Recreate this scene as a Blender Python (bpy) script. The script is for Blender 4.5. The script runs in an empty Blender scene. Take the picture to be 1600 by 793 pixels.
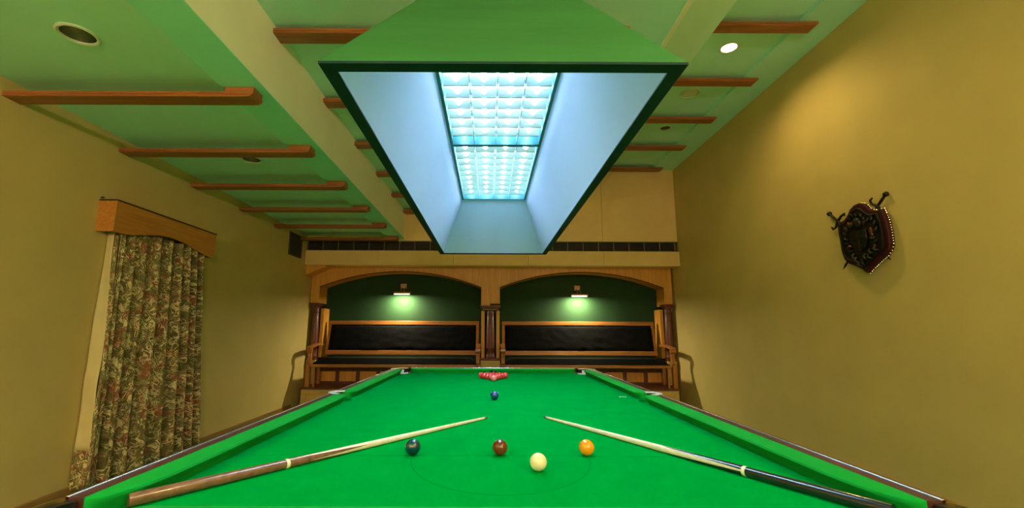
import bpy, bmesh, math, random
from mathutils import Vector, Matrix, noise
random.seed(7)
PI = math.pi
SC = bpy.context.scene
COL = SC.collection

# ------------------------------------------------------------------ camera, world, exposure
PITCH, ROLL = math.atan(119.5/700), 0.004
cam_d = bpy.data.cameras.new('camera'); cam_d.sensor_width = 36.0
cam_d.lens = 700/1600*36; cam_d.shift_x = 35/1600; cam_d.clip_start = 0.02; cam_d.clip_end = 60
cam = bpy.data.objects.new('camera', cam_d); COL.objects.link(cam)
F_ = Vector((0, math.cos(PITCH), math.sin(PITCH))); R_ = Vector((1, 0, 0)); U_ = R_.cross(F_)
c_, s_ = math.cos(ROLL), math.sin(ROLL)
R2 = R_*c_ + U_*s_; U2 = U_*c_ - R_*s_
M = Matrix((( R2.x, U2.x, -F_.x, 0), (R2.y, U2.y, -F_.y, 0), (R2.z, U2.z, -F_.z, 1.27), (0, 0, 0, 1)))
cam.matrix_world = M
SC.camera = cam
W = bpy.data.worlds.new('world'); SC.world = W; W.use_nodes = True
W.node_tree.nodes['Background'].inputs[0].default_value = (0.9, 0.8, 0.6, 1)
W.node_tree.nodes['Background'].inputs[1].default_value = 0.0
vs = SC.view_settings
SC.display_settings.display_device = 'sRGB'
vs.view_transform = 'Standard'; vs.look = 'None'; vs.exposure = 0.0; vs.gamma = 1.0; vs.use_curve_mapping = False
SC.cycles.max_bounces = 12; SC.cycles.diffuse_bounces = 8; SC.cycles.glossy_bounces = 4
SC.cycles.sample_clamp_indirect = 6.0

TUBE_POWER = 41.0      # emission strength of the fluorescent tubes in the table canopy
SPOT_POWER = 210.0     # watts of each lit ceiling downlight
PICT_POWER = 42.0       # watts of each picture light
GLOBE_POWER = 300.0    # emission strength of the unseen globes added on the end wall
TUBE_COL = (0.58, 0.79, 1.0)
WARM = (1.0, 0.76, 0.28)

# room numbers (metres; z = 0 floor, y away from the camera)
XL, XR, YB, YF = -3.15, 3.25, 7.6, -2.6
YN = 8.25            # back of the bench niches
YA = 7.88            # face of the arcade
BED = 0.85
TX = 0.038           # table centre line
NH, JH, OH = 0.876, 0.942, 1.012       # nose, cloth join, outer half widths
Y0, Y1 = 1.055, 4.555                  # noses of the end cushions
YM = 2.84                              # middle pockets

# ------------------------------------------------------------------ helpers
def node_mat(name):
    m = bpy.data.materials.new(name); m.use_nodes = True
    nt = m.node_tree; b = nt.nodes['Principled BSDF']
    return m, nt, b

def setin(b, key, v):
    if key in b.inputs: b.inputs[key].default_value = v

def rgb(c, k=1.0): return (c[0]*k, c[1]*k, c[2]*k, 1)

def mat(name, col, rough=0.6, metal=0.0, var=0.0, vscale=6.0, bump=0.0, bscale=60.0, coat=0.0, emit=None, estr=0.0, sheen=0.0, spec=0.5, stretch=(1,1,1)):
    m, nt, b = node_mat(name); L = nt.links
    setin(b, 'Base Color', rgb(col)); setin(b, 'Roughness', rough); setin(b, 'Metallic', metal)
    setin(b, 'Coat Weight', coat); setin(b, 'Coat Roughness', 0.08); setin(b, 'Sheen Weight', sheen); setin(b, 'Specular IOR Level', spec)
    g = nt.nodes.new('ShaderNodeNewGeometry'); mp = nt.nodes.new('ShaderNodeMapping'); mp.inputs['Scale'].default_value = stretch
    L.new(g.outputs['Position'], mp.inputs['Vector'])
    if var > 0:
        n = nt.nodes.new('ShaderNodeTexNoise'); n.inputs['Scale'].default_value = vscale; n.inputs['Detail'].default_value = 5
        L.new(mp.outputs[0], n.inputs['Vector'])
        r = nt.nodes.new('ShaderNodeValToRGB')
        r.color_ramp.elements[0].position = 0.3; r.color_ramp.elements[0].color = rgb(col, 1-var)
        r.color_ramp.elements[1].position = 0.7; r.color_ramp.elements[1].color = rgb(col, 1+var)
        L.new(n.outputs['Fac'], r.inputs['Fac']); L.new(r.outputs['Color'], b.inputs['Base Color'])
    if bump > 0:
        n2 = nt.nodes.new('ShaderNodeTexNoise'); n2.inputs['Scale'].default_value = bscale; n2.inputs['Detail'].default_value = 4
        L.new(mp.outputs[0], n2.inputs['Vector'])
        bp = nt.nodes.new('ShaderNodeBump'); bp.inputs['Strength'].default_value = bump; bp.inputs['Distance'].default_value = 0.01
        L.new(n2.outputs['Fac'], bp.inputs['Height']); L.new(bp.outputs['Normal'], b.inputs['Normal'])
    if emit:
        setin(b, 'Emission Color', rgb(emit)); setin(b, 'Emission Strength', estr)
    return m

def wood(name, dark, light, axis='x', rough=0.4, coat=0.3, scale=1.0, bump=0.06):
    """grain running along one world axis"""
    m, nt, b = node_mat(name); L = nt.links
    g = nt.nodes.new('ShaderNodeNewGeometry'); mp = nt.nodes.new('ShaderNodeMapping')
    s = {'x': (1.2, 22, 22), 'y': (22, 1.2, 22), 'z': (22, 22, 1.2)}[axis]
    mp.inputs['Scale'].default_value = tuple(k*scale for k in s)
    L.new(g.outputs['Position'], mp.inputs['Vector'])
    n = nt.nodes.new('ShaderNodeTexNoise'); n.inputs['Scale'].default_value = 1.6; n.inputs['Detail'].default_value = 7; n.inputs['Roughness'].default_value = 0.62; n.inputs['Distortion'].default_value = 0.6
    L.new(mp.outputs[0], n.inputs['Vector'])
    r = nt.nodes.new('ShaderNodeValToRGB')
    r.color_ramp.elements[0].position = 0.32; r.color_ramp.elements[0].color = rgb(dark)
    r.color_ramp.elements[1].position = 0.66; r.color_ramp.elements[1].color = rgb(light)
    L.new(n.outputs['Fac'], r.inputs['Fac']); L.new(r.outputs['Color'], b.inputs['Base Color'])
    bp = nt.nodes.new('ShaderNodeBump'); bp.inputs['Strength'].default_value = bump; bp.inputs['Distance'].default_value = 0.004
    L.new(n.outputs['Fac'], bp.inputs['Height']); L.new(bp.outputs['Normal'], b.inputs['Normal'])
    setin(b, 'Roughness', rough); setin(b, 'Coat Weight', coat); setin(b, 'Coat Roughness', 0.12)
    return m

class MB:
    def __init__(s): s.v = []; s.f = []
    def add(s, vs_, fs_):
        o = len(s.v); s.v += [tuple(p) for p in vs_]; s.f += [tuple(i+o for i in f) for f in fs_]; return s
    def box(s, x0, x1, y0, y1, z0, z1):
        return s.add([(x0,y0,z0),(x1,y0,z0),(x1,y1,z0),(x0,y1,z0),(x0,y0,z1),(x1,y0,z1),(x1,y1,z1),(x0,y1,z1)],
              [(0,3,2,1),(4,5,6,7),(0,1,5,4),(1,2,6,5),(2,3,7,6),(3,0,4,7)])
    def prism(s, pts, vec):
        """closed polygon (3D points) extruded by vec"""
        n = len(pts); v = Vector(vec); A = [Vector(p) for p in pts]; B = [p+v for p in A]
        nrm = Vector((0,0,0))
        for i in range(n): nrm += A[i].cross(A[(i+1) % n])
        f = [tuple(range(n)), tuple(range(2*n-1, n-1, -1))] + [(i, i+n, (i+1) % n+n, (i+1) % n) for i in range(n)]
        if nrm.dot(v) > 0: f = [tuple(reversed(q)) for q in f]
        return s.add(A+B, f)
    def quad(s, a, b, c, d): return s.add([a,b,c,d], [(0,1,2,3)])
    def tube(s, pts, r, n=10, cap=True):
        """swept round tube; r a number or a list"""
        P = [Vector(p) for p in pts]; m = len(P); rs = r if isinstance(r, (list, tuple)) else [r]*m
        up = Vector((0,0,1)); t0 = (P[1]-P[0]).normalized()
        if abs(t0.dot(up)) > 0.9: up = Vector((1,0,0))
        vs_ = []
        for i in range(m):
            t = (P[min(i+1,m-1)]-P[max(i-1,0)]).normalized()
            a = t.cross(up).normalized(); b = a.cross(t).normalized(); up = b
            for k in range(n):
                an = 2*PI*k/n; vs_.append(P[i] + (a*math.cos(an)+b*math.sin(an))*rs[i])
        fs_ = []
        for i in range(m-1):
            for k in range(n):
                k2 = (k+1) % n; fs_.append((i*n+k, (i+1)*n+k, (i+1)*n+k2, i*n+k2))
        if cap: fs_ += [tuple(range(n)), tuple(range(m*n-1, (m-1)*n-1, -1))]
        return s.add(vs_, fs_)
    def lathe(s, prof, c, n=24, axis=(0,0,1), caps=True):
        """profile of (radius, height) turned about an axis through c"""
        A = Vector(axis).normalized(); e = Vector((1,0,0)) if abs(A.x) < 0.8 else Vector((0,1,0))
        a = A.cross(e).normalized(); b = A.cross(a); c = Vector(c); vs_ = []
        for (r, h) in prof:
            for k in range(n):
                an = 2*PI*k/n; vs_.append(c + A*h + (a*math.cos(an)+b*math.sin(an))*r)
        fs_ = [(i*n+k, i*n+(k+1) % n, (i+1)*n+(k+1) % n, (i+1)*n+k) for i in range(len(prof)-1) for k in range(n)]
        if caps and prof[0][0] > 1e-6: fs_.append(tuple(range(n-1, -1, -1)))
        if caps and prof[-1][0] > 1e-6: fs_.append(tuple((len(prof)-1)*n+k for k in range(n)))
        return s.add(vs_, fs_)
    def ball(s, c, r, n=20, m=12, sc=(1,1,1)):
        c = Vector(c); vs_ = [c+Vector((0,0,-r*sc[2]))]; fs_ = []
        for i in range(1, m):
            th = -PI/2+PI*i/m
            for k in range(n):
                an = 2*PI*k/n; vs_.append(c+Vector((r*math.cos(th)*math.cos(an)*sc[0], r*math.cos(th)*math.sin(an)*sc[1], r*math.sin(th)*sc[2])))
        vs_.append(c+Vector((0,0,r*sc[2]))); T = len(vs_)-1
        for k in range(n):
            fs_.append((0, 1+(k+1) % n, 1+k)); fs_.append((T, 1+(m-2)*n+k, 1+(m-2)*n+(k+1) % n))
            for i in range(m-2):
                fs_.append((1+i*n+k, 1+i*n+(k+1) % n, 1+(i+1)*n+(k+1) % n, 1+(i+1)*n+k))
        return s.add(vs_, fs_)
    def build(s, name, m, parent=None, smooth=False, bevel=0.0, seg=2, kind=None, label=None):
        o0 = wloc(parent) if parent else Vector((0,0,0))
        me = bpy.data.meshes.new(name); me.from_pydata([tuple(Vector(p)-o0) for p in s.v], [], s.f); me.validate()
        bm = bmesh.new(); bm.from_mesh(me); bmesh.ops.recalc_face_normals(bm, faces=bm.faces)
        if bevel > 0:
            ed = [e for e in bm.edges if len(e.link_faces) == 2 and e.calc_face_angle(0) > 0.5]
            bmesh.ops.bevel(bm, geom=ed, offset=bevel, segments=seg, profile=0.5, affect='EDGES', clamp_overlap=True)
        bm.to_mesh(me); bm.free()
        if smooth:
            for p in me.polygons: p.use_smooth = True
            try: me.set_sharp_from_angle(angle=0.7)
            except Exception: pass
        me.materials.append(MT[m] if isinstance(m, str) else m)
        o = bpy.data.objects.new(name, me); COL.objects.link(o)
        if parent: o.parent = parent
        if kind: o['kind'] = kind
        if label: o['label'] = label
        return o

def wloc(o):
    v = Vector((0,0,0))
    while o: v += o.location; o = o.parent
    return v
def tag(o, label, cat, group=None, kind=None):
    o['label'] = label; o['category'] = cat
    if group: o['group'] = group
    if kind: o['kind'] = kind
    return o
def root(name, loc, label, cat, group=None):
    o = bpy.data.objects.new(name, None); COL.objects.link(o); o.location = loc; o.empty_display_size = 0.1
    return tag(o, label, cat, group)
def copy_tree(o, parent=None):
    c = o.copy(); COL.objects.link(c); c.parent = parent
    for ch in list(o.children): copy_tree(ch, c)
    return c
def struct(o, label, cat='room'): return tag(o, label, cat, kind='structure')

# ------------------------------------------------------------------ materials
MT = {}
MT['wall'] = mat('wall_paint', (0.60, 0.425, 0.15), 0.75, var=0.05, vscale=2.5, bump=0.05, bscale=90)
MT['ceil'] = mat('bounce_tinted_ceiling', (0.54, 0.88, 0.76), 0.7, var=0.03, vscale=3)  # green bounce light from the cloth is put into this colour
MT['strip'] = mat('strip_paint', (0.72, 0.92, 0.78), 0.7, var=0.03, vscale=3)
MT['border'] = mat('border_paint', (0.40, 0.88, 0.72), 0.7, var=0.03, vscale=3)
MT['beam'] = mat('beam_paint', (0.94, 0.86, 0.66), 0.7, var=0.03, vscale=3)
MT['panel'] = mat('cream_panel', (0.84, 0.54, 0.21), 0.65, var=0.04, vscale=4)
MT['floor'] = mat('green_carpet', (0.075, 0.27, 0.08), 0.95, var=0.2, vscale=40, bump=0.2, bscale=400)
MT['base'] = wood('baseboard_wood', (0.22, 0.09, 0.025), (0.36, 0.17, 0.05), 'y')
MT['batten'] = wood('batten_wood', (0.24, 0.062, 0.016), (0.44, 0.135, 0.035), 'x', 0.45, 0.1)
MT['cloth'] = mat('table_cloth', (0.0, 0.255, 0.036), 0.95, var=0.05, vscale=9, bump=0.06, bscale=900, spec=0.0)
MT['cloth_mark'] = mat('cloth_mark', (0.0, 0.19, 0.025), 0.95, spec=0.0)
MT['cushion'] = mat('cushion_cloth', (0.0, 0.275, 0.028), 0.85, var=0.03, vscale=14, bump=0.05, bscale=700, spec=0.15)
MT['rail'] = wood('rail_mahogany', (0.030, 0.006, 0.004), (0.075, 0.016, 0.010), 'y', 0.55, 0.0, bump=0.0)
MT['rail_x'] = wood('rail_mahogany_cross', (0.030, 0.006, 0.004), (0.075, 0.016, 0.010), 'x', 0.55, 0.0, bump=0.0)
MT['bead'] = mat('highlight_bead', (0.80, 0.77, 0.78), 0.16, metal=0.9)  # pale metal stands in for the lamp's highlight along the rails
MT['leather'] = mat('pocket_leather', (0.008, 0.008, 0.010), 0.35, bump=0.1, bscale=300)
MT['white_leather'] = mat('white_leather', (0.75, 0.75, 0.72), 0.5)
MT['chrome'] = mat('pocket_plate', (0.85, 0.87, 0.90), 0.3, metal=0.2)
MT['brass'] = mat('aged_brass', (0.62, 0.42, 0.16), 0.28, metal=1.0)
MT['shade_green'] = mat('shade_green', (0.028, 0.155, 0.036), 0.5, var=0.12, vscale=3.5, stretch=(0.6, 1, 4), bump=0.03, bscale=30)
MT['shade_lining'] = mat('shade_lining', (0.67, 0.72, 0.98), 0.55, var=0.06, vscale=1.6, stretch=(2, 0.7, 1))
MT['shade_rim'] = mat('shade_rim', (0.003, 0.028, 0.032), 0.6, spec=0.2)
MT['fixture_frame'] = mat('fixture_frame', (0.02, 0.16, 0.18), 0.35)
MT['louvre'] = mat('louvre_blade', (0.70, 0.80, 0.82), 0.25, metal=0.6)
MT['tray'] = mat('fixture_tray', (0.50, 0.56, 0.58), 0.4)
MT['tube'] = mat('lit_tube', (0.9, 0.95, 1.0), 0.4, emit=TUBE_COL, estr=TUBE_POWER)
MT['rod'] = mat('hanger_steel', (0.4, 0.4, 0.4), 0.35, metal=1.0)
MT['arc_wood'] = wood('arcade_wood', (0.60, 0.235, 0.030), (0.76, 0.34, 0.052), 'z', 0.45, 0.15)
MT['arc_dark'] = wood('column_mahogany', (0.075, 0.017, 0.009), (0.15, 0.036, 0.018), 'z', 0.45, 0.1)
MT['pale_wood'] = wood('pale_panel_wood', (0.50, 0.32, 0.09), (0.62, 0.41, 0.12), 'x', 0.5, 0.1)
MT['bench_wood'] = wood('bench_wood', (0.28, 0.085, 0.02), (0.46, 0.17, 0.04), 'x', 0.3, 0.5)
MT['bench_wood_z'] = wood('bench_wood_upright', (0.28, 0.085, 0.02), (0.46, 0.17, 0.04), 'z', 0.3, 0.5)
MT['velvet'] = mat('black_upholstery', (0.004, 0.004, 0.005), 0.9, bump=0.35, bscale=55, spec=0.12)
MT['niche'] = mat('niche_green', (0.0032, 0.033, 0.0052), 0.85, var=0.08, vscale=5)
MT['vent_dark'] = mat('vent_dark', (0.020, 0.018, 0.022), 0.5)
MT['vent_slat'] = mat('vent_slat', (0.075, 0.060, 0.060), 0.45)
MT['vent_frame'] = mat('vent_divider', (0.32, 0.26, 0.15), 0.5)
MT['grille'] = mat('grille_metal', (0.09, 0.10, 0.05), 0.5)
MT['valance'] = wood('valance_wood', (0.44, 0.15, 0.022), (0.58, 0.22, 0.04), 'y', 0.4, 0.25)
MT['valance_edge'] = mat('valance_edge', (0.02, 0.008, 0.004), 0.5)
MT['lining'] = mat('curtain_lining', (0.66, 0.50, 0.25), 0.85, var=0.05, vscale=8)
MT['can'] = mat('downlight_reflector', (0.55, 0.55, 0.50), 0.22, metal=0.9)
MT['can_ring'] = mat('downlight_ring', (0.70, 0.72, 0.55), 0.4)
MT['bulb_on'] = mat('lit_bulb', (1, 0.95, 0.85), 0.4, emit=(1.0, 0.90, 0.66), estr=14.0)
MT['bulb_off'] = mat('unlit_bulb', (0.16, 0.18, 0.16), 0.3)
MT['picture_tube'] = mat('picture_light_tube', (1, 1, 0.9), 0.4, emit=(1.0, 0.95, 0.70), estr=9.0)
MT['iron'] = mat('blackened_iron', (0.016, 0.013, 0.010), 0.45, metal=0.6, bump=0.5, bscale=70)
MT['copper'] = mat('worn_copper', (0.20, 0.075, 0.03), 0.4, metal=0.9, bump=0.3, bscale=80)
MT['velvet_red'] = mat('crimson_velvet', (0.036, 0.001, 0.005), 0.6, spec=0.3)
MT['stud'] = mat('brass_stud', (0.75, 0.62, 0.36), 0.25, metal=1.0)
MT['ash'] = wood('cue_ash', (0.70, 0.62, 0.48), (0.84, 0.78, 0.66), 'y', 0.25, 0.6, 2.0)
MT['cue_brown'] = wood('cue_rosewood', (0.13, 0.055, 0.035), (0.24, 0.115, 0.075), 'y', 0.22, 0.8, 2.0)
MT['cue_black'] = mat('cue_ebony', (0.012, 0.012, 0.018), 0.18, coat=0.9)
MT['ring'] = mat('cue_ring', (0.85, 0.82, 0.62), 0.3)
MT['tip'] = mat('cue_tip', (0.05, 0.12, 0.20), 0.8)
MT['globe'] = mat('opal_glass', (0.95, 0.92, 0.85), 0.3, emit=(1.0, 0.85, 0.65), estr=GLOBE_POWER)

def floral():
    """arabesque of cream leaves on an olive and red brown ground, woven into the cloth"""
    m, nt, b = node_mat('curtain_floral'); L = nt.links; N = nt.nodes.new
    g = N('ShaderNodeTexCoord')
    def nz(scale, detail, dist, off):
        mp = N('ShaderNodeMapping'); mp.inputs['Location'].default_value = (off, off*.7, 0); L.new(g.outputs['UV'], mp.inputs['Vector'])
        n = N('ShaderNodeTexNoise'); n.noise_dimensions = '2D'; n.inputs['Scale'].default_value = scale; n.inputs['Detail'].default_value = detail; n.inputs['Distortion'].default_value = dist
        L.new(mp.outputs[0], n.inputs['Vector']); return n.outputs['Fac']
    def ma(op, a, b_, clamp=False):
        q = N('ShaderNodeMath'); q.operation = op; q.use_clamp = clamp
        for i_, v in enumerate((a, b_)):
            if isinstance(v, (int, float)): q.inputs[i_].default_value = v
            else: L.new(v, q.inputs[i_])
        return q.outputs[0]
    def stroke(scale, dist, off, w0, w1):
        n = nz(scale, 1.0, dist, off); d_ = ma('ABSOLUTE', ma('SUBTRACT', n, .5), 0)
        w = ma('ADD', ma('MULTIPLY', nz(scale*.9, 0, .5, off+5), w1), w0)
        return ma('MULTIPLY', ma('SUBTRACT', w, d_), 55, True)
    a = stroke(13, 1.8, 0, -.045, .17); c = stroke(19, 2.2, 9.3, -.06, .17)
    leaf = ma('MAXIMUM', a, ma('MULTIPLY', c, .75))
    base = N('ShaderNodeValToRGB'); e = base.color_ramp.elements
    e[0].position = .40; e[0].color = (.135, .105, .036, 1); e[1].position = .62; e[1].color = (.26, .085, .045, 1)
    k = e.new(.52); k.color = (.19, .145, .055, 1)
    L.new(nz(7.5, 1.5, 1.0, 3.3), base.inputs['Fac'])
    dk = N('ShaderNodeMix'); dk.data_type = 'RGBA'; dk.blend_type = 'MULTIPLY'; dk.inputs[7].default_value = (.55, .55, .5, 1)
    L.new(stroke(24, 1.5, 17.7, -.04, .12), dk.inputs[0]); L.new(base.outputs['Color'], dk.inputs[6])
    mix = N('ShaderNodeMix'); mix.data_type = 'RGBA'; mix.inputs[7].default_value = (.70, .52, .26, 1)
    L.new(leaf, mix.inputs[0]); L.new(dk.outputs[2], mix.inputs[6]); L.new(mix.outputs[2], b.inputs['Base Color'])
    setin(b, 'Roughness', .85); setin(b, 'Specular IOR Level', .2)
    return m
MT['floral'] = floral()

# ------------------------------------------------------------------ room shell
struct(MB().box(XL-.1, XR+.1, YF-.1, 8.5, -.06, 0).build('floor', 'floor'), 'dull green carpeted floor under the snooker table', 'floor')
struct(MB().box(XL-.12, XL, YF-.1, 8.5, 0, 4.4).build('wall_left', 'wall'), 'ochre painted side wall with the curtained window', 'wall')
struct(MB().box(XR, XR+.12, YF-.1, 8.5, 0, 4.4).build('wall_right', 'wall'), 'ochre painted side wall with the shield plaque', 'wall')
struct(MB().box(XL-.1, XR+.1, YF-.12, YF, 0, 4.4).build('wall_front', 'wall'), 'ochre wall opposite the benches', 'wall')
struct(MB().box(XL, XR, YN, YN+.12, 0, 2.5).build('wall_niche', 'niche'), 'dark green back wall of the bench alcoves', 'wall')
struct(MB().box(XL, XL+.022, YF, 7.38, 0, .105).build('baseboard_left', 'base', bevel=.006), 'brown wooden baseboard below the curtain', 'baseboard')
struct(MB().box(XR-.022, XR, YF, 7.38, 0, .105).build('baseboard_right', 'base', bevel=.006), 'brown wooden baseboard below the shield plaque', 'baseboard')

def plate_holes(x0, x1, y0, y1, z, holes):
    """horizontal sheet with round holes (cx, cy, r), holes sorted by y, one per band"""
    mb = MB(); hs = sorted(holes, key=lambda h: h[1]); cuts = [y0]
    for a, b_ in zip(hs, hs[1:]): cuts.append((a[1]+b_[1])/2)
    cuts.append(y1)
    if not hs: return mb.quad((x0,y0,z),(x1,y0,z),(x1,y1,z),(x0,y1,z))
    for i, (cx, cy, r) in enumerate(hs):
        a0, a1 = cuts[i], cuts[i+1]
        ang = [2*PI*k/28 for k in range(28)] + [math.atan2(yy-cy, xx-cx) % (2*PI) for xx in (x0,x1) for yy in (a0,a1)]
        ang = sorted(ang); inn = []; out = []
        for t in ang:
            c, s = math.cos(t), math.sin(t); inn.append((cx+r*c, cy+r*s, z))
            k = min(((x1-cx)/c if c > 1e-9 else (x0-cx)/c if c < -1e-9 else 1e9), ((a1-cy)/s if s > 1e-9 else (a0-cy)/s if s < -1e-9 else 1e9))
            out.append((cx+k*c, cy+k*s, z))
        n = len(ang); mb.add(inn+out, [(k, k+n, (k+1) % n+n, (k+1) % n) for k in range(n)])
    return mb

ZL, ZLb, ZC, ZS, ZR, ZRb = 2.875, 2.825, 3.31, 3.72, 4.13, 4.09
XB, XBr, XC, XS, XRb = -1.469, -1.745, 1.265, 1.85, 2.878
dl_left = [(-2.28, y, .085) for y in (-1.42, .41, 2.24, 4.075, 5.9)]
dl_right = [(2.44, y, .080) for y in (-1.2, .6, 2.35, 4.16)] + [(2.50, 6.0, .07)]
dl_mid = [(-0.2, y, .080) for y in (-1.5, 0.1)]
struct(plate_holes(XL, XBr, YF, YB, ZL, dl_left).build('ceiling', 'ceil'), 'pale green lower ceiling above the curtained window', 'ceiling')
struct(MB().box(XBr, XB, YF, YB+.02, ZLb, 4.35).build('ceiling_beam', 'beam'), 'cream faced ceiling beam left of the hanging canopy', 'beam')
# the underside of the beam is painted like the ceiling
struct(MB().box(XBr, XB-.002, YF, YB, ZLb-.004, ZLb).build('ceiling_border', 'border'), 'green painted underside of the cream beam', 'ceiling')
struct(plate_holes(XB, XC, YF, YB+.02, ZC, dl_mid).build('ceiling_centre', 'ceil'), 'green middle ceiling behind the hanging canopy', 'ceiling')
struct(MB().box(XC-.03, XC, YF, YB+.02, ZC-.012, ZS+.1).build('ceiling_step', 'beam'), 'thin edge of the middle ceiling right of the canopy', 'ceiling')
struct(MB().box(XC, XS, YF, YB+.02, ZS, 4.35).build('ceiling_strip', 'strip'), 'flat pale green strip between the middle and high ceilings', 'ceiling')
struct(plate_holes(XS, XRb, YF, YB, ZR, dl_right).build('ceiling_high', 'ceil'), 'high green ceiling over the shield wall', 'ceiling')
struct(MB().box(XRb, XR, YF, YB, ZRb, 4.35).build('ceiling_border_high', 'ceil'), 'green ceiling margin along the shield wall', 'ceiling')
struct(MB().box(XL-.1, XR+.1, YF-.1, 8.5, 4.40, 4.5).build('ceiling_roof', 'ceil'), 'roof slab above the stepped ceilings', 'ceiling')

# bulkhead over the arcade
bulk = MB().box(XL, XR, YB+.02, YN+.1, 2.37, 2.60).box(XL, XR, YB+.06, YN+.1, 2.60, 2.80).box(XL, XR, YB+.02, YN+.1, 2.80, 4.40)
bulk = struct(bulk.build('wall_back', 'panel'), 'cream panelled bulkhead wall above the arched benches', 'wall')
seams = [XL, -1.90, -0.62, 0.66, 1.955, XR]
for a, b_ in zip(seams, seams[1:]):
    MB().box(a+.003, b_-.003, YB, YB+.02, 2.795, 4.125).build('wall_panel', 'panel', bulk, bevel=.002, seg=1)
    MB().box(a+.002, b_-.002, YB-.045, YB+.02, 2.362, 2.612).build('fascia_panel', 'panel', bulk, bevel=.003, seg=1)
# ------------------------------------------------------------------ SNOOKER TABLE
T = root('snooker_table', (TX, (Y0+Y1)/2, 0), 'full size snooker table with green cloth and mahogany rails', 'snooker table')
PKR = .058
def bed_poly():
    X, A, B = JH+.008, Y0-.07, Y1+.07
    pk = [(.905, Y0-.018, .066), (.905, Y1+.018, .066)]
    pts = []
    def arc(cx, cy, r, a0, a1, n=14):
        for i in range(n+1):
            t = a0+(a1-a0)*i/n; pts.append((TX+cx+r*math.cos(t), cy+r*math.sin(t), BED))
    # counter-clockwise from the near left corner; every pocket bites into the sheet
    def corner(sx, sy):
        cx, cy = sx*.905, (Y0-.018 if sy < 0 else Y1+.018); r = .066
        dx = X-.905; dy = .052
        a_side = math.atan2(math.sqrt(r*r-dx*dx), dx); a_end = math.atan2(dy, math.sqrt(r*r-dy*dy))
        # angles measured for the quadrant pointing to the table centre
        return cx, cy, r, a_side, a_end
    ms = .932; rm = PKR; am = math.acos((X-ms)/rm)
    # near left
    cx, cy, r, s, e = corner(-1, -1); arc(cx, cy, r, PI-s, -PI*0+(-e), 14) if False else None
    def bite(cx, cy, r, t0, t1): arc(cx, cy, r, t0, t1)
    bite(-.905, Y0-.018, .066, PI-s, -e)                 # near left: from the side round to the end
    bite(.905, Y0-.018, .066, PI+e, s)                   # near right, clockwise
    bite(ms, YM, rm, -am+2*PI, am)                       # middle right
    bite(.905, Y1+.018, .066, -s, -PI-e+2*PI-2*PI)       # far right
    bite(-.905, Y1+.018, .066, e, -PI+s)                 # far left
    bite(-ms, YM, rm, PI-am, -PI+am)
    return pts
pts = bed_poly()
MB().prism(pts, (0, 0, -.035)).build('bed_cloth', 'cloth', T)
MB().box(TX-.93, TX+.93, Y0+.03, Y1-.03, BED-.11, BED-.036).build('slate_frame', 'rail_x', T)
# baulk line and D
YBL = 1.62
st = MB().box(TX-NH+.03, TX+NH-.03, YBL-.0008, YBL+.0008, BED, BED+.0003)
st.build('baulk_line', 'cloth_mark', T)
d = MB(); n = 60; dr = .296
for i in range(n):
    a, b_ = PI+PI*i/n, PI+PI*(i+1)/n
    ca, sa, cb, sb = math.cos(a), math.sin(a), math.cos(b_), math.sin(b_)
    ky = .372/.296
    d.quad((TX+(dr-.0016)*ca, YBL+(dr-.0016)*ky*sa, BED+.0004), (TX+(dr+.0016)*ca, YBL+(dr+.0016)*ky*sa, BED+.0004), (TX+(dr+.0016)*cb, YBL+(dr+.0016)*ky*sb, BED+.0004), (TX+(dr-.0016)*cb, YBL+(dr-.0016)*ky*sb, BED+.0004))
d.build('d_line', 'cloth_mark', T)
scuff = MB()
for k in range(7):
    px_, py_ = .845+k*.007, 3.01+((k*37) % 5)*.006; scuff.box(px_-.005, px_+.005, py_-.004, py_+.004, BED, BED+.0004)
scuff.build('chalk_scuff', 'white_leather', T)

def cushion(p0, p1, nrm, j0, j1):
    """rubber cushion from p0 to p1 along the rail; nrm points to the bed; j0, j1 jaw lengths"""
    p0, p1, nrm = Vector(p0), Vector(p1), Vector(nrm); Lg = (p1-p0).length; D = JH-NH; ts = []
    for k in range(11): ts.append(j0*(1-math.cos(PI/2*k/10)))
    m = 8
    for k in range(1, m): ts.append(j0+(Lg-j0-j1)*k/m)
    for k in range(11): ts.append(Lg-j1*(1-math.cos(PI/2*(10-k)/10)))
    prof = [(-.004, 0.0), (-.004, .047), (.35, .0465), (.75, .045), (.95, .042), (1.0, .037), (.97, .032), (.80, .022), (.66, .0)]
    V = []; dirv = (p1-p0).normalized()
    for t in ts:
        e = 1.0
        if t < j0: e = min(e, math.sqrt(max(0, 1-(1-t/j0)**2)))
        if Lg-t < j1: e = min(e, math.sqrt(max(0, 1-(1-(Lg-t)/j1)**2)))
        e = .06+.94*e
        for a, z in prof:
            V.append(p0+dirv*t+nrm*(a*D*e if a > 0 else a)+Vector((0, 0, BED+z+.0005)))
    n = len(prof); fs = []
    for i in range(len(ts)-1):
        for k in range(n): fs.append((i*n+k, i*n+(k+1) % n, (i+1)*n+(k+1) % n, (i+1)*n+k))
    fs += [tuple(range(n)), tuple(range(len(ts)*n-1, (len(ts)-1)*n-1, -1))]
    MB().add(V, fs).build('cushion', 'cushion', T, smooth=True)
GC = .03; GM = .055
yA, yB, yC, yD = Y0+GC, YM-GM, YM+GM, Y1-GC
for sx in (-1, 1):
    x = TX+sx*JH
    cushion((x, yA, 0), (x, yB, 0), (-sx, 0, 0), .24, .07)
    cushion((x, yC, 0), (x, yD, 0), (-sx, 0, 0), .07, .09)
DJ = JH-NH
cushion((TX-NH+.055, Y0-DJ, 0), (TX+NH-.055, Y0-DJ, 0), (0, 1, 0), .05, .05)
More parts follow.
